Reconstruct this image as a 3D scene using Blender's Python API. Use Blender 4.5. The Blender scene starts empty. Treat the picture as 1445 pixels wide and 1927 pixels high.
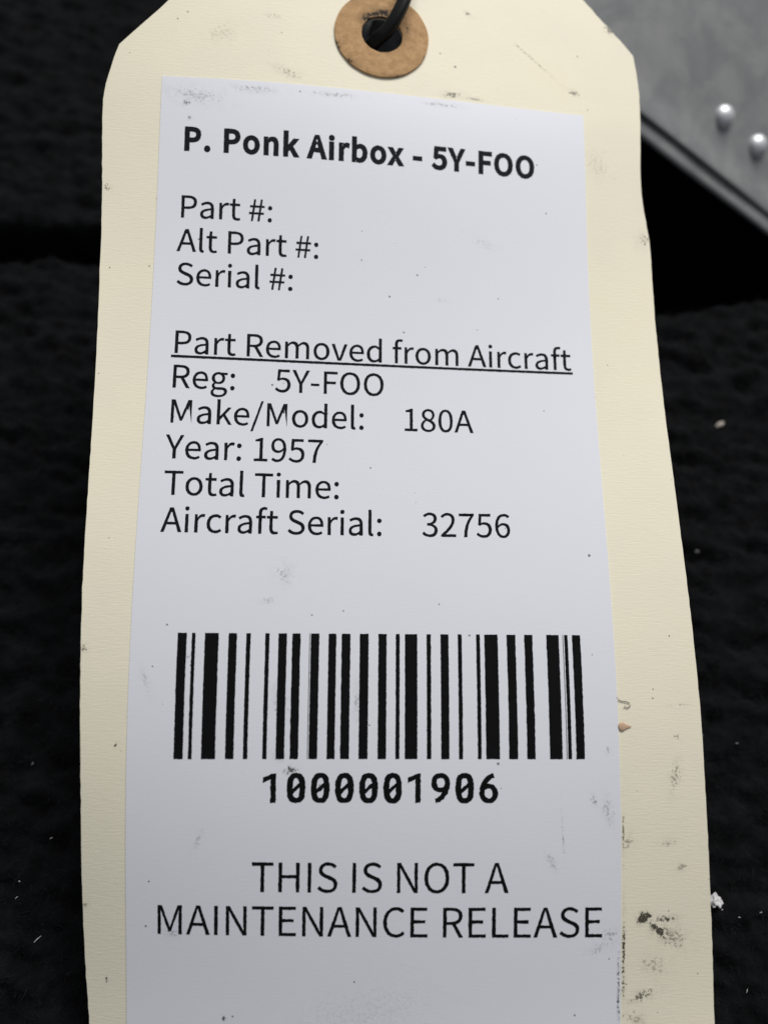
import bpy, bmesh, math, os, random
from mathutils import Vector, Matrix, noise
from mathutils.geometry import tessellate_polygon

random.seed(7)
SC = bpy.context.scene
COL = SC.collection
MM = 0.001

# ---------------------------------------------------------------- place frame
# The tag is described in millimetres on its own sheet (u across, v up, z off the sheet).
# The carpet is level; the tag's sheet leans 16.7 degrees against it.
TILT = math.atan(0.3)
FRAME = Matrix.Scale(MM, 4) @ Matrix.Translation((0, 0, 9.1)) @ Matrix.Rotation(TILT, 4, 'X')
FR3 = FRAME.to_3x3()
def W(p): return FRAME @ Vector(p)

# ---------------------------------------------------------------- camera
cam_d = bpy.data.cameras.new('camera')
cam = bpy.data.objects.new('camera', cam_d); COL.objects.link(cam); SC.camera = cam
CAM_POS = Vector((26.3229, 55.8901, 103.1891))
CAM_ROT = (Matrix.Rotation(0.006096, 3, 'Z') @ Matrix.Rotation(-0.055964, 3, 'Y') @ Matrix.Rotation(0.15686, 3, 'X'))
cam.matrix_world = Matrix.Translation(W(CAM_POS)) @ (Matrix.Rotation(TILT, 3, 'X') @ CAM_ROT).to_4x4()
cam_d.sensor_fit = 'HORIZONTAL'; cam_d.sensor_width = 36.0
cam_d.lens = 36.0 * 1447 / 1445
cam_d.clip_start = 0.005; cam_d.clip_end = 20.0
cam_d.dof.use_dof = True
cam_d.dof.focus_distance = 0.1025
cam_d.dof.aperture_fstop = 16.0

# ---------------------------------------------------------------- light
world = bpy.data.worlds.new('World'); SC.world = world; world.use_nodes = True
bg = world.node_tree.nodes['Background']
bg.inputs['Color'].default_value = (0.86, 0.92, 1.0, 1); bg.inputs['Strength'].default_value = 0.26

def area(name, loc, target, sx, sy, power, color):
    l = bpy.data.lights.new(name, 'AREA'); l.shape = 'RECTANGLE'; l.size = sx; l.size_y = sy
    l.energy = power; l.color = color
    o = bpy.data.objects.new(name, l); COL.objects.link(o)
    o.location = loc
    o.rotation_euler = (Vector(target) - Vector(loc)).to_track_quat('-Z', 'Y').to_euler()
    return o
area('ceiling_lamp', (0.22, 0.54, 0.66), (0.03, 0.08, 0.02), 0.50, 0.30, 7.4, (1.0, 0.985, 0.965))

SC.view_settings.view_transform = 'Standard'; SC.view_settings.look = 'None'
SC.view_settings.exposure = 0.0; SC.view_settings.gamma = 1.0; SC.view_settings.use_curve_mapping = False
SC.render.engine = 'CYCLES'
SC.cycles.use_denoising = True

# ---------------------------------------------------------------- sheet surface
COEF = [(0, 2, -1.9621), (0, 3, -0.8689), (0, 4, 0.7809), (0, 5, -1.9084), (1, 1, -4.6809), (1, 2, 1.0032),
        (1, 3, 0.1224), (1, 4, -0.3967), (1, 5, -0.0504), (2, 0, 0.1511), (2, 1, 0.1224), (2, 2, 0.4655),
        (2, 3, 0.188), (2, 4, 1.1367), (3, 0, 0.2225), (3, 1, 0.4103), (3, 2, 0.2085)]
def cheb(n, x):
    a, b = 1.0, x
    if n == 0: return a
    for _ in range(n - 1): a, b = b, 2 * x * b - a
    return b
def zpoly(u, v):
    x = (u - 31) / 48; y = (v - 70) / 90
    return sum(c * cheb(i, x) * cheb(j, y) for i, j, c in COEF)
def zs(u, v):
    """height of the curled card above its own chord plane, straight beyond the printed area"""
    vc = min(max(v, 8.0), 135.0); z = zpoly(u, vc)
    if v > 135: z += (z - zpoly(u, vc - .05)) / .05 * (v - vc)
    elif v < 8: z += (zpoly(u, vc + .05) - z) / .05 * (v - vc)
    return z
def S(u, v, h=0.0):
    e = .2
    zu = (zs(u + e, v) - zs(u - e, v)) / (2 * e); zv = (zs(u, v + e) - zs(u, v - e)) / (2 * e)
    n = Vector((-zu, -zv, 1)).normalized()
    return Vector((u, v, zs(u, v))) + n * h

# ---------------------------------------------------------------- object helpers
def tag(o, label=None, cat=None, group=None, kind=None):
    if label: o['label'] = label
    if cat: o['category'] = cat
    if group: o['group'] = group
    if kind: o['kind'] = kind
    return o
def link(name, me, mat, parent=None):
    o = bpy.data.objects.new(name, me); COL.objects.link(o)
    if mat: me.materials.append(mat)
    if parent:
        o.parent = parent; o.matrix_parent_inverse = parent.matrix_world.inverted()
    return o
def empty(name, loc):
    o = bpy.data.objects.new(name, None); COL.objects.link(o); o.location = loc; o.empty_display_size = .005
    o.matrix_world = Matrix.Translation(loc)
    return o
def smooth(me, on=True):
    me.polygons.foreach_set('use_smooth', [on] * len(me.polygons))

def flat_mesh(loops):
    """bmesh of a flat (u, v) shape with holes"""
    bm = bmesh.new()
    vs = [bm.verts.new((p[0], p[1], 0)) for lp in loops for p in lp]
    for t in tessellate_polygon([[Vector((p[0], p[1], 0)) for p in lp] for lp in loops]):
        try: bm.faces.new([vs[i] for i in t])
        except ValueError: pass
    bmesh.ops.recalc_face_normals(bm, faces=bm.faces)
    if bm.faces and sum(f.normal.z for f in bm.faces) < 0: bmesh.ops.reverse_faces(bm, faces=bm.faces)
    return bm
def slice_grid(bm, step):
    us = [v.co.x for v in bm.verts]; vs = [v.co.y for v in bm.verts]
    for ax, lo, hi in ((0, min(us), max(us)), (1, min(vs), max(vs))):
        k = math.floor(lo / step) + 1
        while k * step < hi - 1e-4:
            co = Vector((0, 0, 0)); co[ax] = k * step; no = Vector((0, 0, 0)); no[ax] = 1
            bmesh.ops.bisect_plane(bm, geom=bm.verts[:] + bm.edges[:] + bm.faces[:], plane_co=co, plane_no=no, dist=1e-5)
            k += 1
def sheet(name, bm, mat, parent, h, thick=0.0, step=2.0, hfun=None):
    """lay a flat (u, v) bmesh on the curled card at height h, with real thickness below it"""
    if step: slice_grid(bm, step)
    bm.verts.ensure_lookup_table()
    flat = {}
    if thick:
        top = list(bm.faces)
        r = bmesh.ops.extrude_face_region(bm, geom=top)
        nv = [e for e in r['geom'] if isinstance(e, bmesh.types.BMVert)]
        # the extruded copy becomes the top; the originals the underside
        for v in nv: v.co.z = 1.0
        bmesh.ops.recalc_face_normals(bm, faces=bm.faces)
    uvl = bm.loops.layers.uv.new('UVMap')
    for f in bm.faces:
        for l in f.loops: l[uvl].uv = (l.vert.co.x / 100, l.vert.co.y / 100)
    for v in bm.verts:
        u_, v_, t_ = v.co
        hh = (h + (hfun(u_, v_) if hfun else 0.0)) if (t_ > .5 or not thick) else h - thick
        v.co = W(S(u_, v_, hh))
    me = bpy.data.meshes.new(name); bm.to_mesh(me); bm.free()
    return link(name, me, mat, parent)

# ---------------------------------------------------------------- materials
def mat_base(name, rough=.6, spec=.4):
    m = bpy.data.materials.new(name); m.use_nodes = True
    nt = m.node_tree; b = nt.nodes['Principled BSDF']
    b.inputs['Roughness'].default_value = rough
    b.inputs['Specular IOR Level'].default_value = spec
    return m, nt, b
class N:
    """small node writer"""
    def __init__(s, nt): s.nt = nt
    def node(s, t, **kw):
        n = s.nt.nodes.new(t)
        for k, v in kw.items(): setattr(n, k, v)
        return n
    def put(s, sock, v):
        if isinstance(v, bpy.types.NodeSocket): s.nt.links.new(v, sock)
        else: sock.default_value = v
    def math(s, op, a, b=0.0, clamp=False):
        n = s.node('ShaderNodeMath', operation=op, use_clamp=clamp); s.put(n.inputs[0], a); s.put(n.inputs[1], b); return n.outputs[0]
    def vmath(s, op, a, b=(0, 0, 0)):
        n = s.node('ShaderNodeVectorMath', operation=op); s.put(n.inputs[0], a); s.put(n.inputs[1], b)
        return n.outputs['Value'] if op in ('LENGTH', 'DISTANCE', 'DOT_PRODUCT') else n.outputs[0]
    def noise(s, vec, scale, detail=3.0, rough=.55, dist=0.0):
        n = s.node('ShaderNodeTexNoise'); s.put(n.inputs['Vector'], vec); n.inputs['Scale'].default_value = scale
        n.inputs['Detail'].default_value = detail; n.inputs['Roughness'].default_value = rough; n.inputs['Distortion'].default_value = dist
        return n.outputs['Fac']
    def ramp(s, x, a, b, lo=0.0, hi=1.0):
        n = s.node('ShaderNodeMapRange', interpolation_type='SMOOTHSTEP'); s.put(n.inputs['Value'], x)
        n.inputs['From Min'].default_value = a; n.inputs['From Max'].default_value = b
        n.inputs['To Min'].default_value = lo; n.inputs['To Max'].default_value = hi
        return n.outputs['Result']
    def mix(s, f, a, b):
        n = s.node('ShaderNodeMix', data_type='RGBA'); s.put(n.inputs[0], f)
        for sk, v in ((n.inputs[6], a), (n.inputs[7], b)):
            s.put(sk, v if isinstance(v, bpy.types.NodeSocket) else (*v, 1))
        return n.outputs[2]
    def mapping(s, vec, scale=(1, 1, 1), loc=(0, 0, 0), rot=0.0):
        n = s.node('ShaderNodeMapping'); s.put(n.inputs['Vector'], vec)
        n.inputs['Scale'].default_value = scale; n.inputs['Location'].default_value = loc; n.inputs['Rotation'].default_value = (0, 0, rot)
        return n.outputs[0]
    def mm(s):
        n = s.node('ShaderNodeUVMap'); n.uv_map = 'UVMap'
        return s.vmath('SCALE', n.outputs[0]) if False else s.mapping(n.outputs[0], (100, 100, 100))
    def obj(s):
        n = s.node('ShaderNodeTexCoord'); return s.mapping(n.outputs['Object'], (1000, 1000, 1000))
    def bump(s, h, strength, dist, normal=None):
        n = s.node('ShaderNodeBump'); s.put(n.inputs['Height'], h); n.inputs['Strength'].default_value = strength; n.inputs['Distance'].default_value = dist
        if normal: s.put(n.inputs['Normal'], normal)
        return n.outputs[0]
    def stain(s, vec, nz, u, v, ru, rv, ang, power):
        """soft broken smudge: 1 at its middle, eaten away by noise nz"""
        d = s.vmath('SUBTRACT', vec, (u, v, 0))
        d = s.mapping(d, (1, 1, 0), rot=-ang)
        d = s.vmath('DIVIDE', d, (ru, rv, 1))
        r = s.ramp(s.vmath('LENGTH', d), 1.25, 0.0)
        grit, cloud = nz
        k = s.ramp(s.math('ADD', grit, s.math('MULTIPLY', r, .275 + .07 * power)), .76, .84, 0, min(1, power * 1.1))
        k = s.math('MULTIPLY', k, s.ramp(r, .02, .25))
        h = s.math('MULTIPLY', s.math('MULTIPLY', r, cloud), min(.5, .30 * power))
        return s.math('MAXIMUM', k, h)
    def specks(s, vec, scale, keep, size, seed=0.0):
        n = s.node('ShaderNodeTexVoronoi'); s.put(n.inputs['Vector'], s.mapping(vec, loc=(seed, seed * 1.7, 0)) if seed else vec)
        n.inputs['Scale'].default_value = scale
        sep = s.node('ShaderNodeSeparateColor'); s.put(sep.inputs[0], n.outputs['Color'])
        on = s.math('GREATER_THAN', sep.outputs[0], 1 - keep)
        sz = s.math('MULTIPLY', sep.outputs[1], size)
        dot = s.math('LESS_THAN', n.outputs['Distance'], sz)
        return s.math('MULTIPLY', on, dot)

def paper(name, base, dark, stains, fibre, rough, tint=None, spk=(.35, .05), speckcol=(.05, .045, .035), var=.06):
    m, nt, b = mat_base(name, rough, .3)
    n = N(nt); p = n.mm()
    col = n.mix(n.noise(p, .09, 3), tuple(c * (1 - var) for c in base), tuple(min(1, c * (1 + var * .5)) for c in base))
    if tint: col = n.mix(n.ramp(n.noise(p, .045, 4, .6), .45, .75), col, tint)
    st = n.mapping(p, (.5, 3.2, 1))
    fib = n.noise(st, 1.3, 4, .6)
    col = n.mix(n.ramp(fib, .62, .80, 0, .10 * fibre), col, tuple(c * .78 for c in base))
    fine = n.noise(p, 3.4, 4, .7)
    nz = (n.noise(p, 2.3, 5, .72), n.ramp(n.noise(p, .8, 4, .6), .38, .68))
    acc = None
    for (u, v, ru, rv, a, pw) in stains:
        q = n.stain(p, nz, u, v, ru, rv, a, pw)
        acc = q if acc is None else n.math('MAXIMUM', acc, q)
    if acc is not None: col = n.mix(acc, col, dark)
    sp = n.specks(p, spk[0], .30, spk[1] * 1.6); sp2 = n.specks(p, spk[0] * 2.2, .16, spk[1] * 2.4, 13.7)
    col = n.mix(n.math('MULTIPLY', n.math('MAXIMUM', sp, sp2), .75), col, speckcol)
    n.put(b.inputs['Base Color'], col)
    h = n.math('ADD', n.math('MULTIPLY', fib, .8), n.math('MULTIPLY', fine, .4))
    n.put(b.inputs['Normal'], n.bump(h, .48 * fibre + .03, .07 * MM))
    return m

M_CARD = paper('manila_card', (.80, .742, .585), (.075, .065, .045), [
    (17.5, 135.7, 3.6, 1.5, -.35, .45), (15.3, 144.5, 2.5, .8, 0, .4), (44.3, 149.2, 1.6, .7, -.5, .7), (60.7, 137.6, 1.9, .9, -.3, .75),
    (54.5, 142.5, 9.0, .35, -.72, .5), (41.6, 134.9, 2.6, 1.0, .1, .8), (66.9, 149.4, 1.6, 1.2, -.6, 1.0), (45, 134.6, 3, .6, -.05, .5),
    (71.0, 114.7, 2.8, 2.2, .3, .45), (69.1, 38.0, 1.2, 3.6, -.2, .55), (69.4, 43.0, .9, .8, 0, .55),
    (64.9, 20.8, 1.6, 1.1, .4, 3.0), (64.6, 20.5, 1.0, .7, .2, 3.0), (65.4, 21.0, 1.1, .6, .1, 3.0), (66.8, 19.2, 3.2, 1.1, -.65, 1.6), (67.6, 20.6, 3.0, .8, .1, 1.0), (68.3, 18.6, 4.2, 2.6, -.5, .6), (66.2, 15.0, 3.8, 2.4, -.3, .4),
    (64.8, 11.2, 3.4, 1.1, .35, .8), (64.0, 8.4, 2.6, 1.6, -.2, .5), (72.0, 6.4, 4.0, .5, .1, .6), (69.8, 27.0, 1.6, .9, 0, .55),
    (67.9, 30.0, 2.2, 1.0, 0, .4), (63.0, 30.0, 1.4, 1.8, 0, .5), (62.35, 16.0, .45, 11.0, 0, 1.0), (62.3, 31, .35, 6.0, 0, .7),
    (-5.6, 54.0, .9, 1.0, 0, .7), (-1.4, 42.0, .3, .6, -.3, 1.2), (-5.2, 22.0, .8, 1.1, 0, .6), (-2.6, 12.4, .3, .9, -.1, 1.2),
    (-6.9, 117.0, .9, 1.5, 0, .6), (69.9, 47, 2.5, .35, .1, .3), (33, 150, 5, 1.0, .2, .35), (8, 141, 5, 3, .3, .22), (64, 126, 4, 6, .3, .2),
], 1.0, .62, tint=(.80, .73, .555))
M_LABEL = paper('label_paper', (.715, .718, .762), (.10, .10, .095), [
    (5.0, 131.0, 7.5, 2.2, -.1, .38), (3.6, 129.8, 1.2, .8, .4, .8), (4.0, 127.6, .5, .45, 0, 1.3), (13.0, 132.5, 6, 1.0, 0, .45), (24, 132.7, 7, .8, 0, .45),
    (40, 132.9, 5, .7, 0, .5), (60.4, 34.0, 1.3, 3.6, .2, .42), (58.6, 35.2, .7, 1.3, .3, .5), (54.6, 31.0, .28, 5.5, .05, .5), (53.2, 27.8, 1.0, 2.4, .4, .38),
    (20.3, 38.9, 1.7, 1.1, .2, 1.0), (18.9, 40.5, 1.1, 1.4, .5, .6), (60.6, 18.6, 1.9, 2.2, .4, .42), (59.0, 17.0, 3.0, 1.2, .5, .3), (61.7, 12.0, .35, 9.0, 0, .8),
    (12.4, 7.9, .45, .55, 0, 1.5), (13.5, 8.2, .3, .4, 0, 1.3), (19.0, 63.5, 2.4, 2.4, .5, .35), (17.0, 60.0, 2.0, .8, 0, .35), (9.0, 30.5, .8, 2.6, -.4, .35),
    (5.6, 18.6, 2.2, 1.2, 0, .35), (19.0, 47.0, 2.2, 4.0, .2, .45), (28.5, 47.0, .8, 4.5, 0, .4), (2.0, 50, 1.0, 3.5, .4, .25), (7.5, 53.0, 1.5, .5, .2, .4), (30, 9, 18, 7, .2, .12),
    (60.5, 41.6, .8, .9, 0, .5), (40, 103, 2.0, .8, -.3, .2), (46, 112, 5, 1.5, -.4, .16),
], .28, .5, spk=(.30, .04), var=.02)
def ink_mat(name, col, wear, light):
    m, nt, b = mat_base(name, .65, .06); n = N(nt); p = n.mm()
    a = n.noise(p, 2.2, 5, .75); big = n.noise(p, .16, 3)
    thr = n.math('ADD', a, n.math('MULTIPLY', big, .45))
    drop = n.ramp(thr, wear, wear + .06, 0, .9)
    c = n.mix(drop, col, (.55, .55, .58))
    c = n.mix(n.ramp(n.noise(p, .5, 4), .45, .8, 0, light), c, (.06, .062, .07))
    n.put(b.inputs['Base Color'], c); return m
M_INK = ink_mat('printed_ink', (.0075, .008, .011), .985, .06)
M_INKBAR = ink_mat('barcode_ink', (.005, .005, .0055), 1.02, .03)
M_INKTOP = ink_mat('title_ink', (.008, .009, .013), 1.10, .08)  # lens flare over the title put into the colour: slightly lighter and bluer

m, nt, b = mat_base('kraft_fibre_board', .75, .2); n = N(nt); p = n.mm()
c = n.mix(n.ramp(n.noise(p, .8, 5, .65), .3, .7), (.36, .21, .095), (.50, .305, .145))
c = n.mix(n.ramp(n.noise(n.mapping(p, (1, 1.6, 1), rot=.5), 1.6, 5, .75), .55, .72, 0, .75), c, (.20, .115, .055))
c = n.mix(n.ramp(n.noise(p, 2.0, 3, .6), .66, .78, 0, .5), c, (.64, .46, .27))
fine = (n.noise(p, 2.1, 5, .72), n.ramp(n.noise(p, .8, 4, .6), .2, .5))
acc = None
for a_ in ((29.0, 145.8, 2.2, 1.5, .7, 1.6), (31.3, 146.9, 2.8, 1.3, -.1, 1.6), (30.2, 146.6, 2.2, .9, .3, 1.6), (24.6, 140.6, .8, 1.6, .3, .9), (26.6, 138.2, 1.8, .7, -.7, .9), (33.5, 136.7, 2.5, .4, .2, .8), (34.9, 144.6, .7, 1.6, .2, .8), (37.5, 140.2, .7, 1.2, -.5, .6), (26, 148.5, 2.5, 1.5, .5, .5)):  # black mottling on the ring, heaviest above the hole
    q = n.stain(p, fine, *a_); acc = q if acc is None else n.math('MAXIMUM', acc, q)
c = n.mix(acc, c, (.018, .014, .010))
n.put(b.inputs['Base Color'], c); n.put(b.inputs['Normal'], n.bump(n.noise(p, 2.2, 5, .75), .7, .12 * MM)); M_KRAFT = m

m, nt, b = mat_base('black_nylon', .5, .22); n = N(nt)
b.inputs['Base Color'].default_value = (.005, .005, .0055, 1); n.put(b.inputs['Normal'], n.bump(n.noise(n.obj(), 1.2, 3), .1, .1 * MM)); M_TIE = m

m, nt, b = mat_base('weathered_aluminium', .5, .5); n = N(nt); p = n.obj()
b.inputs['Metallic'].default_value = 0.4
c = n.mix(n.ramp(n.noise(p, .10, 5, .65, .6), .35, .68), (.215, .22, .222), (.285, .286, .28))
c = n.mix(n.ramp(n.noise(p, .14, 5, .7), .56, .74, 0, .35), c, (.165, .16, .155))
n.put(b.inputs['Base Color'], c)
n.put(b.inputs['Roughness'], n.ramp(n.noise(p, .22, 4), .3, .7, .5, .62))
n.put(b.inputs['Normal'], n.bump(n.noise(p, .05, 2), .12, 1.0 * MM)); M_ALU = m
m, nt, b = mat_base('rivet_aluminium', .46, .5); n = N(nt)
b.inputs['Metallic'].default_value = .6; n.put(b.inputs['Base Color'], n.mix(n.noise(n.obj(), .8, 3), (.55, .56, .58), (.78, .79, .80))); M_RIVET = m

m, nt, b = mat_base('black_carpet_backing', .95, .1); n = N(nt); p = n.obj()
n.put(b.inputs['Base Color'], n.mix(n.ramp(n.noise(p, .22, 5, .7), .35, .7), (.0018, .002, .0024), (.0065, .007, .008)))
n.put(b.inputs['Normal'], n.bump(n.noise(p, 1.1, 5, .75), .8, .5 * MM)); M_CARPET = m
m, nt, b = mat_base('black_carpet_pile', .8, .2); n = N(nt); p = n.obj()
n.put(b.inputs['Base Color'], n.mix(n.ramp(n.noise(p, .35, 4, .7), .35, .72), (.0015, .0016, .002), (.010, .0108, .0125)))
M_PILE = m
def plain(name, col, rough=.7, var=.25, sc=.9):
    m, nt, b = mat_base(name, rough, .3); n = N(nt)
    n.put(b.inputs['Base Color'], n.mix(n.noise(n.obj(), sc, 4), tuple(c * (1 - var) for c in col), col)); return m
M_LINT = plain('white_lint', (.72, .70, .70)); M_TAN = plain('tan_husk', (.62, .42, .28), .5); M_HAIR = plain('dark_hair', (.055, .05, .035), .5)
M_BEIGE = plain('beige_crumb', (.48, .42, .37))

# ---------------------------------------------------------------- carpet (setting)
# world millimetres: carpet top at z = 0, a deep seam between two laid pieces runs behind the tag, enlarged below the metal box to stand in for its shade
def sstep(a, b, t):
    t = min(1, max(0, (t - a) / (b - a))); return t * t * (3 - 2 * t)
def near_edge(x): return 140.6 - 9.4 * sstep(0, 85, x) + 7 * sstep(90, 125, x) + .7 * math.sin(x / 7)
def far_edge(x): return 149.6 + 45 * sstep(25, 75, x) + .8 * math.sin(x / 9 + 2)  # flares out beside the tag, shaped to turn the ground below the box black
def carpet_z(x, y):
    z = -(24 + 16 * sstep(20, 70, x)) * sstep(near_edge(x) - 1.5, near_edge(x) + 3, y) * (1 - sstep(far_edge(x) - 3, far_edge(x) + 1.5, y))
    q = Vector((x * .11, y * .26, 0))
    z += 1.5 * noise.noise(q) + 1.7 * noise.noise(Vector((x * .20, y * .46 + .12 * x, 5))) + .9 * noise.noise(Vector((x * .6, y * .8, 9))) + .4 * noise.noise(Vector((x * 1.2, y * 1.2, 2)))
    return z
def axis(lo, hi, step, far):
    a = [lo + i * step for i in range(int((hi - lo) / step) + 1)]
    s, x, out = step, a[-1], []
    while x < far: s *= 1.6; x += s; out.append(x)
    s, x, inn = step, a[0], []
    while x > -far: s *= 1.6; x -= s; inn.append(x)
    return inn[::-1] + a + out
xs = axis(-85, 165, .85, 1500); ys = axis(-12, 262, .85, 1500)
verts = []; nx = len(xs)
for y in ys:
    for x in xs: verts.append((x * MM, y * MM, carpet_z(x, y) * MM))
faces = [(j * nx + i, j * nx + i + 1, (j + 1) * nx + i + 1, (j + 1) * nx + i) for j in range(len(ys) - 1) for i in range(nx - 1)]
me = bpy.data.meshes.new('carpet'); me.from_pydata(verts, [], faces); smooth(me)
carpet = link('carpet', me, M_CARPET); tag(carpet, kind='structure')

# pile: short curled fibres standing on the carpet
def fibres(count, x0, x1, y0, y1, lo, hi, wid):
    V, F = [], []
    for _ in range(count):
        x = random.uniform(x0, x1); y = random.uniform(y0, y1)
        if near_edge(x) - 1 < y < far_edge(x) + 1: continue
        L = random.uniform(lo, hi); a = random.uniform(0, 2 * math.pi); lean = random.uniform(.3, 1.25)
        p = Vector((x, y, carpet_z(x, y) - .15)); dz = math.cos(lean); dh = math.sin(lean)
        w = random.uniform(.7, 1.3) * wid; sid = Vector((-math.sin(a), math.cos(a), 0)) * w
        b0 = len(V)
        for k in range(4):
            ww = sid * (1 - .25 * k)
            V += [tuple((p - ww) * MM), tuple((p + ww) * MM)]
            a += random.uniform(-.7, .7)
            p = p + Vector((math.cos(a) * dh, math.sin(a) * dh, dz)) * (L / 3); dz -= random.uniform(.15, .55)
        for k in range(3): F.append((b0 + 2 * k, b0 + 2 * k + 1, b0 + 2 * k + 3, b0 + 2 * k + 2))
    return V, F
V, F = [], []
for args in ((9000, -45, -3, -8, 95, .8, 2.2, .035), (12000, 68, 120, -8, 100, .8, 2.2, .035), (7000, -70, 2, 95, 140, .9, 2.4, .05),
             (9000, -80, 30, 150, 245, 1.0, 2.6, .06), (9000, 66, 135, 80, 140, .9, 2.4, .045)):
    v2, f2 = fibres(*args); o_ = len(V); V += v2; F += [tuple(i + o_ for i in f) for f in f2]
me = bpy.data.meshes.new('carpet_pile'); me.from_pydata(V, [], F)
pile = link('carpet_pile', me, M_PILE); tag(pile, 'short fuzzy black pile of the carpet under the tag', 'carpet pile', kind='stuff')

# ---------------------------------------------------------------- sheet metal box behind the tag
def ray(px, py, depth):
    d = CAM_ROT @ Vector(((px - 722.5) / 1447, -(py - 963.5) / 1447, -1)); return CAM_POS + d * depth
A0 = ray(1205, 228, 148); A1 = ray(1445, 414, 165)
e_ax = (A1 - A0).normalized()
nrm = Matrix.Rotation(-TILT, 3, 'X') @ Vector((.37, -.51, .78)); nrm = (nrm - e_ax * nrm.dot(e_ax)).normalized()
w_ax = e_ax.cross(nrm)
if (CAM_ROT.transposed() @ w_ax).y > 0: w_ax = -w_ax
def BX(s, w_, h): return W(A0 + e_ax * s + w_ax * w_ + nrm * h)
box = empty('sheet_metal_box', W(A0 + e_ax * 20 - nrm * 20 - w_ax * 30))
tag(box, 'grey riveted sheet aluminium box lying behind the upper end of the tag', 'metal box')
def extrude(name, prof, s0, s1, mat, n_s=24, wob=.0):
    V, F = [], []; k = len(prof)
    for i in range(n_s + 1):
        s = s0 + (s1 - s0) * i / n_s
        for (w_, h) in prof:
            d = wob * noise.noise(Vector((s * .05, w_ * .1, h)))
            V.append(tuple(BX(s, w_ + d, h + d)))
    for i in range(n_s):
        for j in range(k): F.append((i * k + j, i * k + (j + 1) % k, (i + 1) * k + (j + 1) % k, (i + 1) * k + j))
    F.append(tuple(range(k))[::-1]); F.append(tuple(n_s * k + j for j in range(k)))
    me = bpy.data.meshes.new(name); me.from_pydata(V, [], F)
    bm = bmesh.new(); bm.from_mesh(me); bmesh.ops.recalc_face_normals(bm, faces=bm.faces); bm.to_mesh(me); bm.free()
    smooth(me); me.set_sharp_from_angle(angle=math.radians(38))
    return link(name, me, mat, box)
def arc(cw, ch, r, a0, a1, n_): return [(cw + r * math.cos(math.radians(a0 + (a1 - a0) * i / n_)), ch + r * math.sin(math.radians(a0 + (a1 - a0) * i / n_))) for i in range(n_ + 1)]
top = [(-130, 0), (-95, 0), (-60, 0), (-25, 0), (-10, 0), (-7.5, .03), (-6.0, .18), (-4.0, .62), (-2.2, 1.06), (-1.3, 1.18)] + arc(-.9, .80, .40, 80, -40, 6)
under = [(w_ - .25, h - .55) for (w_, h) in top[::-1]]
extrude('top_panel', top + under, -22, 110, M_ALU, wob=.25)
lipo = [(-8, -.92), (-4.5, -.85), (-2.0, .05), (-.6, .30), (.8, .48), (1.9, .62)] + arc(2.0, -.03, .65, 80, -60, 7) + [(.4, -1.6), (-8, -1.9)]
extrude('flange', lipo, -22, 110, M_ALU, wob=.18)
extrude('side_wall', [(-31, -.6), (-30, -.6), (-30, -88), (-31, -88)], -21, 108, M_ALU, 8)
def rivet(px, py, r=2.25, hgt=1.75):
    d = (CAM_ROT @ Vector(((px - 722.5) / 1447, -(py - 963.5) / 1447, -1)))
    t = (A0 - CAM_POS).dot(nrm) / d.dot(nrm); P = CAM_POS + d * t
    V, F = [], []; ns, nr = 24, 7
    prof = [(r * 1.0, -.05), (r * 1.0, .12)] + [(r * math.cos(i / nr * math.pi / 2), .12 + (hgt - .12) * math.sin(i / nr * math.pi / 2)) for i in range(1, nr)]
    for (rr, h) in prof:
        for k in range(ns):
            a = 2 * math.pi * k / ns
            V.append(tuple(W(P + e_ax * rr * math.cos(a) + w_ax * rr * math.sin(a) + nrm * h)))
    V.append(tuple(W(P + nrm * hgt)))
    for j in range(len(prof) - 1):
        for k in range(ns): F.append((j * ns + k, j * ns + (k + 1) % ns, (j + 1) * ns + (k + 1) % ns, (j + 1) * ns + k))
    j = len(prof) - 1
    for k in range(ns): F.append((j * ns + k, j * ns + (k + 1) % ns, len(V) - 1))
    me = bpy.data.meshes.new('rivet'); me.from_pydata(V, [], F)
    bm = bmesh.new(); bm.from_mesh(me); bmesh.ops.recalc_face_normals(bm, faces=bm.faces); bm.to_mesh(me); bm.free(); smooth(me)
    return link('rivet', me, M_RIVET, box)
rivet(1362, 219); rivet(1425, 274)

# ---------------------------------------------------------------- the tag
tag_root = empty('shipping_tag', W(S(31, -2)))
tag(tag_root, 'curled cream manila parts tag with white printed label and brown hole ring', 'tag')

LEFT = [(-.9, 144.28), (-6.27, 138.59), (-6.92, 136.58), (-7.87, 132.51), (-8.17, 130.01), (-8.08, 126.3), (-7.66, 117.71), (-7.38, 110.39),
        (-7.04, 99.51), (-6.72, 89.8), (-6.53, 82.13), (-6.41, 75.44), (-6.3, 68.93), (-6.2, 61.55), (-6.02, 54.69), (-5.84, 47.96), (-5.67, 42.18),
        (-5.55, 35.05), (-5.54, 25.9), (-5.44, 19.35), (-5.24, 12.73), (-4.85, 6.59), (-4.4, 1.0), (-4.1, -3.0)]
RIGHT = [(59.78, 157.0), (62.87, 154.22), (66.09, 150.41), (66.9, 149.75), (67.18, 149.22), (69.63, 146.32), (70.52, 145.19), (70.87, 142.51), (71.19, 139.2), (71.2, 134.7), (70.85, 125.4),
         (70.94, 122.0), (71.15, 119.44), (71.7, 115.81), (71.9, 113.5), (71.93, 110.16), (71.9, 102.06), (71.95, 94.4), (72.03, 85.53), (72.16, 78.24),
         (72.28, 68.27), (72.4, 62.64), (72.5, 57.02), (72.7, 49.26), (72.86, 41.95), (73.0, 35.64), (73.23, 29.61), (73.52, 22.51), (73.83, 15.41), (74.0, 7.7), (74.2, 0), (74.3, -3.0)]
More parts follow.
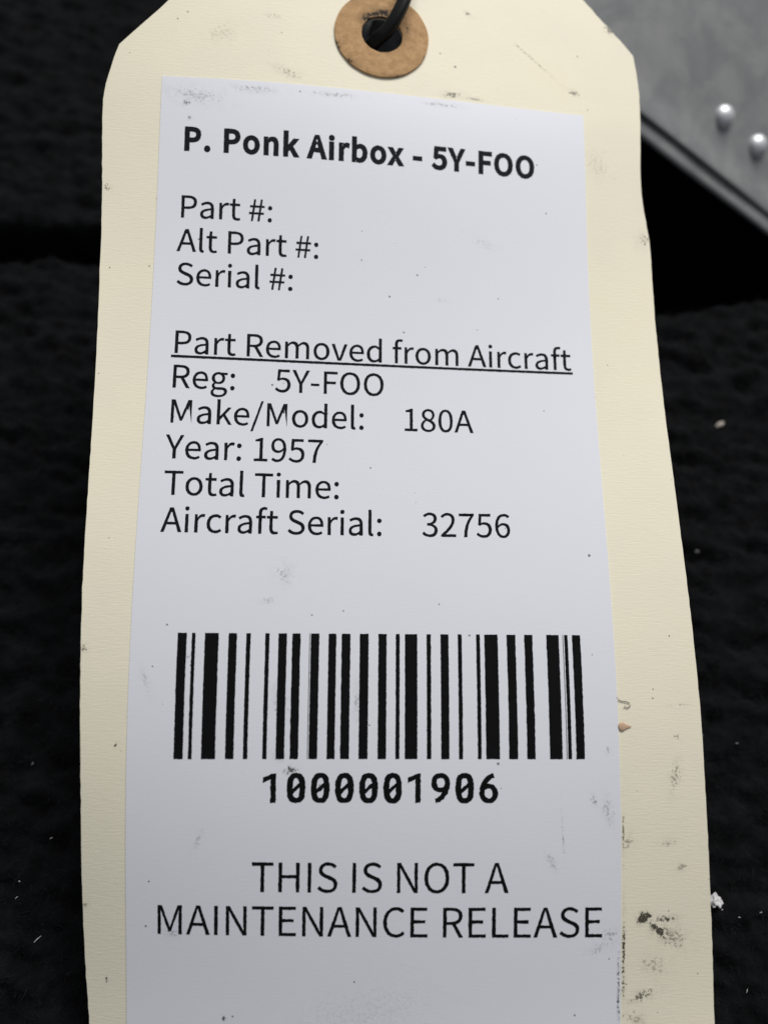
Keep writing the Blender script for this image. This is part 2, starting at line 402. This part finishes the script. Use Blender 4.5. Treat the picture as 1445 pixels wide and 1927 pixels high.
def densify(pts, step, jit):
    out = []
    for i, a in enumerate(pts):
        b_ = pts[(i + 1) % len(pts)]; L = math.hypot(b_[0] - a[0], b_[1] - a[1]); k = max(1, int(L / step))
        for j in range(k):
            t = j / k; p = (a[0] + (b_[0] - a[0]) * t, a[1] + (b_[1] - a[1]) * t)
            d = jit * noise.noise(Vector((p[0] * .9, p[1] * .9, 3)))
            out.append((p[0] + d, p[1] + d))
    return out
def circle(u, v, r, k, jit=0.0): return [(u + (r + jit * noise.noise(Vector((math.cos(2 * math.pi * i / k) * 4, math.sin(2 * math.pi * i / k) * 4, r)))) * math.cos(2 * math.pi * i / k),
                                           v + (r + jit * noise.noise(Vector((math.cos(2 * math.pi * i / k) * 4, math.sin(2 * math.pi * i / k) * 4, r)))) * math.sin(2 * math.pi * i / k)) for i in range(k)]
outline = densify(LEFT + [(74.3, -3.0)][:0] + RIGHT[::-1] + [(56, 158.5), (6, 152.5)], .9, .07)
HC = (31.12, 143.25)
card_bm = flat_mesh([outline, circle(*HC, 3.15, 48, .1)])
card = sheet('card', card_bm, M_CARD, tag_root, 0.0, .38, 1.5); smooth(card.data); card.data.set_sharp_from_angle(angle=math.radians(40))

ring = sheet('reinforcement_ring', flat_mesh([circle(*HC, 6.98, 120, .07), circle(*HC, 3.05, 72, .09)]), M_KRAFT, tag_root, .42, .41, 1.0,
             hfun=lambda u, v: -.10 * max(0, (math.hypot(u - HC[0], v - HC[1]) - 6.4) / .6))
smooth(ring.data); ring.data.set_sharp_from_angle(angle=math.radians(40))
ring['label'] = 'brown fibreboard ring round the hole, blackened at its rim'

lab_out = [(0, 133.7), (0, -2.2), (62, -2.2), (62, 133.9)]
label = sheet('paper_label', flat_mesh([lab_out]), M_LABEL, tag_root, .10, .095, 1.5); smooth(label.data); label.data.set_sharp_from_angle(angle=math.radians(40))
label['label'] = 'white printed paper label stuck on the tag'

# ------------------------------------------------ printing
INK_H = .125
fdir = os.path.join(bpy.utils.system_resource('DATAFILES'), 'fonts')   # typeface that ships with Blender
try: FONT = bpy.data.fonts.load(os.path.join(fdir, 'Noto Sans CJK Regular.woff2'))
except Exception: FONT = None
def roughen(bm, jit, seg=.22):
    es = [e for e in bm.edges if len(e.link_faces) == 1 and e.calc_length() > seg * 1.5]
    for e in es:
        if e.is_valid: bmesh.ops.subdivide_edges(bm, edges=[e], cuts=max(1, min(24, int(e.calc_length() / seg))))
    bmesh.ops.triangulate(bm, faces=bm.faces)
    for v in bm.verts:
        if any(len(e.link_faces) == 1 for e in v.link_edges):
            q = v.co * 2.7; v.co.x += jit * noise.noise(Vector((q.x, q.y, 1))); v.co.y += jit * noise.noise(Vector((q.x, q.y, 8)))
def text(name, s, u, v, size, mat, bold=0.0, spacing=1.0, align_box=False, width=None, jit=.035):
    cu = bpy.data.curves.new('t', 'FONT'); cu.body = s; cu.size = 1.0; cu.resolution_u = 4
    if FONT: cu.font = FONT
    cu.space_character = spacing; cu.offset = bold
    o = bpy.data.objects.new('t', cu); COL.objects.link(o); bpy.context.view_layer.update()
    me = o.to_mesh(); bm = bmesh.new(); bm.from_mesh(me); o.to_mesh_clear()
    bpy.data.objects.remove(o); bpy.data.curves.remove(cu)
    bmesh.ops.remove_doubles(bm, verts=bm.verts, dist=1e-5)
    x0 = min(p.co.x for p in bm.verts); x1 = max(p.co.x for p in bm.verts)
    sx = width / (x1 - x0) if width else size
    off = x0 if align_box else 0.0
    for p in bm.verts: p.co = Vector((u + (p.co.x - off) * sx, v + p.co.y * size, 0))
    for f in bm.faces:
        f.normal_update()
        if f.normal.z < 0: f.normal_flip()
    roughen(bm, jit)
    return sheet(name, bm, mat, label, INK_H, 0, 2.0)
B0, PITCH, SB, UL = 112.9155, 4.9098, 12.536, 2.938
text('title_text', 'P. Ponk Airbox - 5Y-FOO', 3.47, 122.84, SB, M_INKTOP, bold=.0155, spacing=1.05, align_box=True, width=50.58)
for k, s in ((0, 'Part #:'), (1, 'Alt Part #:'), (2, 'Serial #:'), (4, 'Part Removed from Aircraft'), (5, 'Reg:'), (6, 'Make/Model:'), (7, 'Year: 1957'), (8, 'Total Time:'), (9, 'Aircraft Serial:')):
    text('text_line', s, UL, B0 - k * PITCH, SB, M_INK, bold=.0012)
for k, s, u in ((5, '5Y-FOO', 16.92), (6, '180A', 34.71), (9, '32756', 37.02)):
    text('text_line', s, u, B0 - k * PITCH, SB, M_INK, bold=.0012, align_box=True)
text('notice_text', 'THIS IS NOT A', 15.575, 23.97, 14.276, M_INKBAR, jit=.06)
text('notice_text', 'MAINTENANCE RELEASE', 3.50, 18.517, 14.276, M_INKBAR, jit=.06)
def quad_mark(name, u0, u1, v0, v1, mat, jit):
    bm = flat_mesh([[(u0, v0), (u1, v0), (u1, v1), (u0, v1)]]); slice_grid(bm, 1.5); roughen(bm, jit)
    return sheet(name, bm, mat, label, INK_H + .01, 0, 0)
quad_mark('underline', 2.93, 58.92, 92.66, 93.0, M_INK, .05)
BARS = [5.8, 6.93, 7.57, 8.02, 9.19, 10.92, 12.16, 13.2, 14.38, 14.92, 16.79, 17.31, 18.45, 19.51, 20.2, 21.25, 22.57, 23.64, 24.83, 25.82, 26.51, 27.63,
        28.83, 29.97, 31.23, 32.29, 33.48, 33.98, 34.66, 36.25, 37.46, 38.01, 39.27, 40.31, 41.52, 42.03, 43.91, 44.4, 44.98, 46.72, 47.91, 49.04, 50.2, 51.27,
        53.11, 54.72, 55.45, 55.9, 56.48, 57.56]
for a_, b_ in zip(BARS[::2], BARS[1::2]): quad_mark('barcode_bar', a_, b_, 40.31, 55.86, M_INKBAR, .05)
for a_ in (22.38, 55.24): quad_mark('barcode_bar', a_, a_ + .07, 40.31, 55.86, M_INKBAR, .01)

def stroke(pts, wd):
    L, R_ = [], []
    for i, p in enumerate(pts):
        a = Vector(pts[max(0, i - 1)]); c = Vector(pts[min(len(pts) - 1, i + 1)]); t = (c - a).normalized(); nn = Vector((-t.y, t.x))
        wi = wd[i] if isinstance(wd, list) else wd
        L.append((p[0] + nn.x * wi / 2, p[1] + nn.y * wi / 2)); R_.append((p[0] - nn.x * wi / 2, p[1] - nn.y * wi / 2))
    return [L + R_[::-1]]
def oval(cx, cy, rx, ry, k=28, pw=2.6):
    o = []
    for i in range(k):
        a = 2 * math.pi * i / k; c_, s_ = math.cos(a), math.sin(a)
        o.append((cx + rx * math.copysign(abs(c_) ** (2 / pw), c_), cy + ry * math.copysign(abs(s_) ** (2 / pw), s_)))
    return o
def digit(ch, cx, v0, H):
    """list of shapes (each a list of loops) of one slashed-zero monospace numeral"""
    if ch == '0': return [[oval(cx, v0 + H / 2, 1.17, H / 2 + .03), oval(cx, v0 + H / 2, .43, H / 2 - .60)], stroke([(cx - .52, v0 + H * .36), (cx + .52, v0 + H * .62)], .46)]
    if ch == '1': return [[[(cx - .18, v0), (cx + .50, v0), (cx + .50, v0 + H), (cx + .30, v0 + H), (cx - 1.12, v0 + H * .86), (cx - 1.12, v0 + H * .67), (cx - .18, v0 + H * .79)]]]
    c = v0 + (H * .32 if ch == '6' else H * .68); sg = 1 if ch == '6' else -1
    arcp = [(cx - sg * .84, c), (cx - sg * .82, c + sg * .5), (cx - sg * .60, c + sg * 1.15), (cx - sg * .15, c + sg * 1.75), (cx + sg * .28, c + sg * 2.10), (cx + sg * .68, c + sg * 2.20)]
    return [[oval(cx, c, 1.18, H * .325, pw=2.2), oval(cx, c, .50, H * .17, pw=2.2)], stroke(arcp, [.60, .66, .68, .66, .62, .56])]
for k, ch in enumerate('1000001906'):
    bm = bmesh.new()
    for q, shp in enumerate(digit(ch, 18.06 + 3.021 * k, 34.95, 3.63)):
        b2 = flat_mesh(shp); roughen(b2, .10, .18)
        tmp = bpy.data.meshes.new('t'); b2.to_mesh(tmp); b2.free(); bm.from_mesh(tmp); bpy.data.meshes.remove(tmp)
    sheet('numeral', bm, M_INKBAR, label, INK_H, 0, 0)

# ---------------------------------------------------------------- cable tie through the hole
def catmull(P, n_):
    out = []; k = len(P)
    for i in range(k):
        p0, p1, p2, p3 = (P[(i + j - 1) % k] for j in range(4))
        for j in range(n_):
            t = j / n_
            out.append(.5 * ((2 * p1) + (p2 - p0) * t + (2 * p0 - 5 * p1 + 4 * p2 - p3) * t * t + (3 * p1 - p0 - 3 * p2 + p3) * t ** 3))
    return out
def band(name, pts, wd, th, mat, closed=True, side=None):
    V, F = [], []; k = len(pts)
    prof = []
    for sx, sy in ((1, 1), (-1, 1), (-1, -1), (1, -1)):
        for a in (0, 45, 90):
            base = {(1, 1): 0, (-1, 1): 90, (-1, -1): 180, (1, -1): 270}[(sx, sy)]; an = math.radians(base + a); r = th * .3
            prof.append((sx * (wd / 2 - r) + r * math.cos(an), sy * (th / 2 - r) + r * math.sin(an)))
    m_ = len(prof); sv = Vector(side).normalized()
    for i, p in enumerate(pts):
        t = (pts[(i + 1) % k] - pts[i - 1]).normalized()
        a = (sv - t * sv.dot(t)).normalized(); b_ = t.cross(a)
        for (x, y) in prof: V.append(tuple(W(p + a * x + b_ * y)))
    for i in range(k if closed else k - 1):
        i2 = (i + 1) % k
        for j in range(m_): F.append((i * m_ + j, i * m_ + (j + 1) % m_, i2 * m_ + (j + 1) % m_, i2 * m_ + j))
    me = bpy.data.meshes.new(name); me.from_pydata(V, [], F); smooth(me)
    return link(name, me, mat)
TP = [Vector((u, v, zs(u, v) + h)) for u, v, h in ((29.2, 143.0, -2.2), (30.5, 142.9, -.2), (32.0, 143.5, 1.2), (33.2, 145.0, 2.3), (34.3, 147.4, 3.0), (35.0, 151.0, 3.2), (35.4, 156.0, 3.0), (35.2, 161.0, .6),
                                                   (32.5, 161.0, -5.0), (30.2, 155.0, -7.5), (28.6, 147.5, -5.5))]
tie = band('cable_tie', catmull(TP, 8), 1.9, 1.3, M_TIE, True, (1, -.35, .45))
tag(tie, 'black plastic tie threaded through the brown ring of the tag', 'cable tie')

# ---------------------------------------------------------------- small bits lying about
def crumb(name, c, ax, mat, label_, cat, rough=.35, seed=0, group=None, rot=0.0):
    bm = bmesh.new(); bmesh.ops.create_icosphere(bm, subdivisions=3, radius=1)
    for v in bm.verts:
        k = 1 + rough * noise.noise(v.co * 1.7 + Vector((seed, 0, 0))) * 1.6 + rough * .5 * noise.noise(v.co * 4 + Vector((seed, 3, 0)))
        p = Matrix.Rotation(rot, 3, 'Z') @ Vector((v.co.x * ax[0] * k, v.co.y * ax[1] * k, v.co.z * ax[2] * k)); v.co = (Vector(c) + p) * MM
    me = bpy.data.meshes.new(name); bm.to_mesh(me); bm.free()
    if rough < .2: smooth(me)
    return tag(link(name, me, mat), label_, cat, group)
def on_carpet(px, py, up=.9):
    """world mm of the carpet point seen there when the photograph was taken"""
    o = W(CAM_POS) / MM; d = Matrix.Rotation(TILT, 3, 'X') @ CAM_ROT @ Vector(((px - 722.5) / 1447, -(py - 963.5) / 1447, -1))
    p = o + d * ((up - o.z) / d.z); return Vector((p.x, p.y, carpet_z(p.x, p.y) + up))
crumb('lint', on_carpet(1348, 1696, 1.6), (.75, .85, .5), M_LINT, 'white fluffy lint scrap on the carpet touching the edge of the tag', 'lint', .55, 2)
crumb('crumb', on_carpet(1355, 798), (.85, .42, .35), M_BEIGE, 'beige crumb on the black carpet below the metal box', 'crumb', .3, 4, rot=.5)
crumb('crumb', on_carpet(1312, 1037), (.35, .28, .25), plain('grey_crumb', (.16, .15, .15)), 'tiny dull grey crumb on the black carpet', 'crumb', .4, 6)
def thread(name, pts, r, mat, label_, cat, group=None):
    V, F = [], []
    for i, p in enumerate(pts):
        t = (pts[min(i + 1, len(pts) - 1)] - pts[max(i - 1, 0)]).normalized(); a = t.orthogonal().normalized(); b_ = t.cross(a)
        rr = r * (1 if 0 < i < len(pts) - 1 else .5)
        for k in range(5): V.append(tuple((p + (a * math.cos(k * 1.2566) + b_ * math.sin(k * 1.2566)) * rr) * MM))
    for i in range(len(pts) - 1):
        for k in range(5): F.append((i * 5 + k, i * 5 + (k + 1) % 5, i * 5 + 5 + (k + 1) % 5, i * 5 + 5 + k))
    me = bpy.data.meshes.new(name); me.from_pydata(V, [], F); smooth(me)
    return tag(link(name, me, mat), label_, cat, group)
c0 = on_carpet(72, 1768, 1.2)
thread('lint_fibre', [c0 + Vector((-.42, -.38, 0)), c0 + Vector((0, .02, .1)), c0 + Vector((.40, .40, 0))], .055, M_LINT, 'short straight white fibre on the carpet beside the clean narrow margin of the tag', 'fibre')
for label_, grp, pts in (
    ('minute pale lint speck in the carpet pile close to the white lint scrap', 'lint specks round the white scrap', ((1358, 1713, .2), (1385, 1727, -.2), (1428, 1718, .3))),
    ('faint lint speck in the carpet level with the foot of the barcode', 'faint specks level with the barcode', ((1382, 1401, 0), (1322, 1384, .3))),
    ('single pale lint speck in the carpet beside the greasy lower corner of the tag', None, ((1408, 1866, 1.2),)),
    ('pale lint speck in the carpet beside the clean narrow margin of the tag', 'lint specks beside the clean margin', ((60, 1437, 1), (95, 1578, .4), (40, 1660, -.5), (28, 1690, .7)))):
    for (px, py, a) in pts:
        c0 = on_carpet(px, py, 1.5); d = Vector((math.cos(a), math.sin(a), .2)) * random.uniform(.15, .3)
        thread('lint_speck', [c0 - d, c0 + Vector((.05, .06, .03)), c0 + d], .045, M_LINT, label_, 'lint speck', grp)
def TW(u, v, h): return W(S(u, v, h)) / MM
hp = [Vector(p) for p in ((61.95, 48.0), (62.15, 47.65), (62.6, 47.5), (63.1, 47.45), (63.5, 47.3), (63.65, 46.9), (63.3, 46.65), (62.9, 46.85), (62.8, 46.6))]
thread('hair', [TW(p.x, p.y, .12 + .03 * (i % 2)) for i, p in enumerate(hp)], .045, M_HAIR, 'thin dark curled hair lying on the card beside the barcode', 'hair')
bm = bmesh.new(); bmesh.ops.create_uvsphere(bm, u_segments=20, v_segments=12, radius=1)
for v in bm.verts:
    x, y, z_ = v.co; t = max(0, x); k = (1 - .62 * t ** 1.2) if x > 0 else 1
    u_ = 62.55 + (x * .62 + (.55 * t ** 4)); v_ = 44.35 + y * .56 * k
    v.co = W(S(u_, v_, .14 + z_ * .14 * k))
me = bpy.data.meshes.new('seed_husk'); bm.to_mesh(me); bm.free(); smooth(me)
tag(link('seed_husk', me, M_TAN), 'tiny tan teardrop husk on the card beside the barcode', 'seed husk')
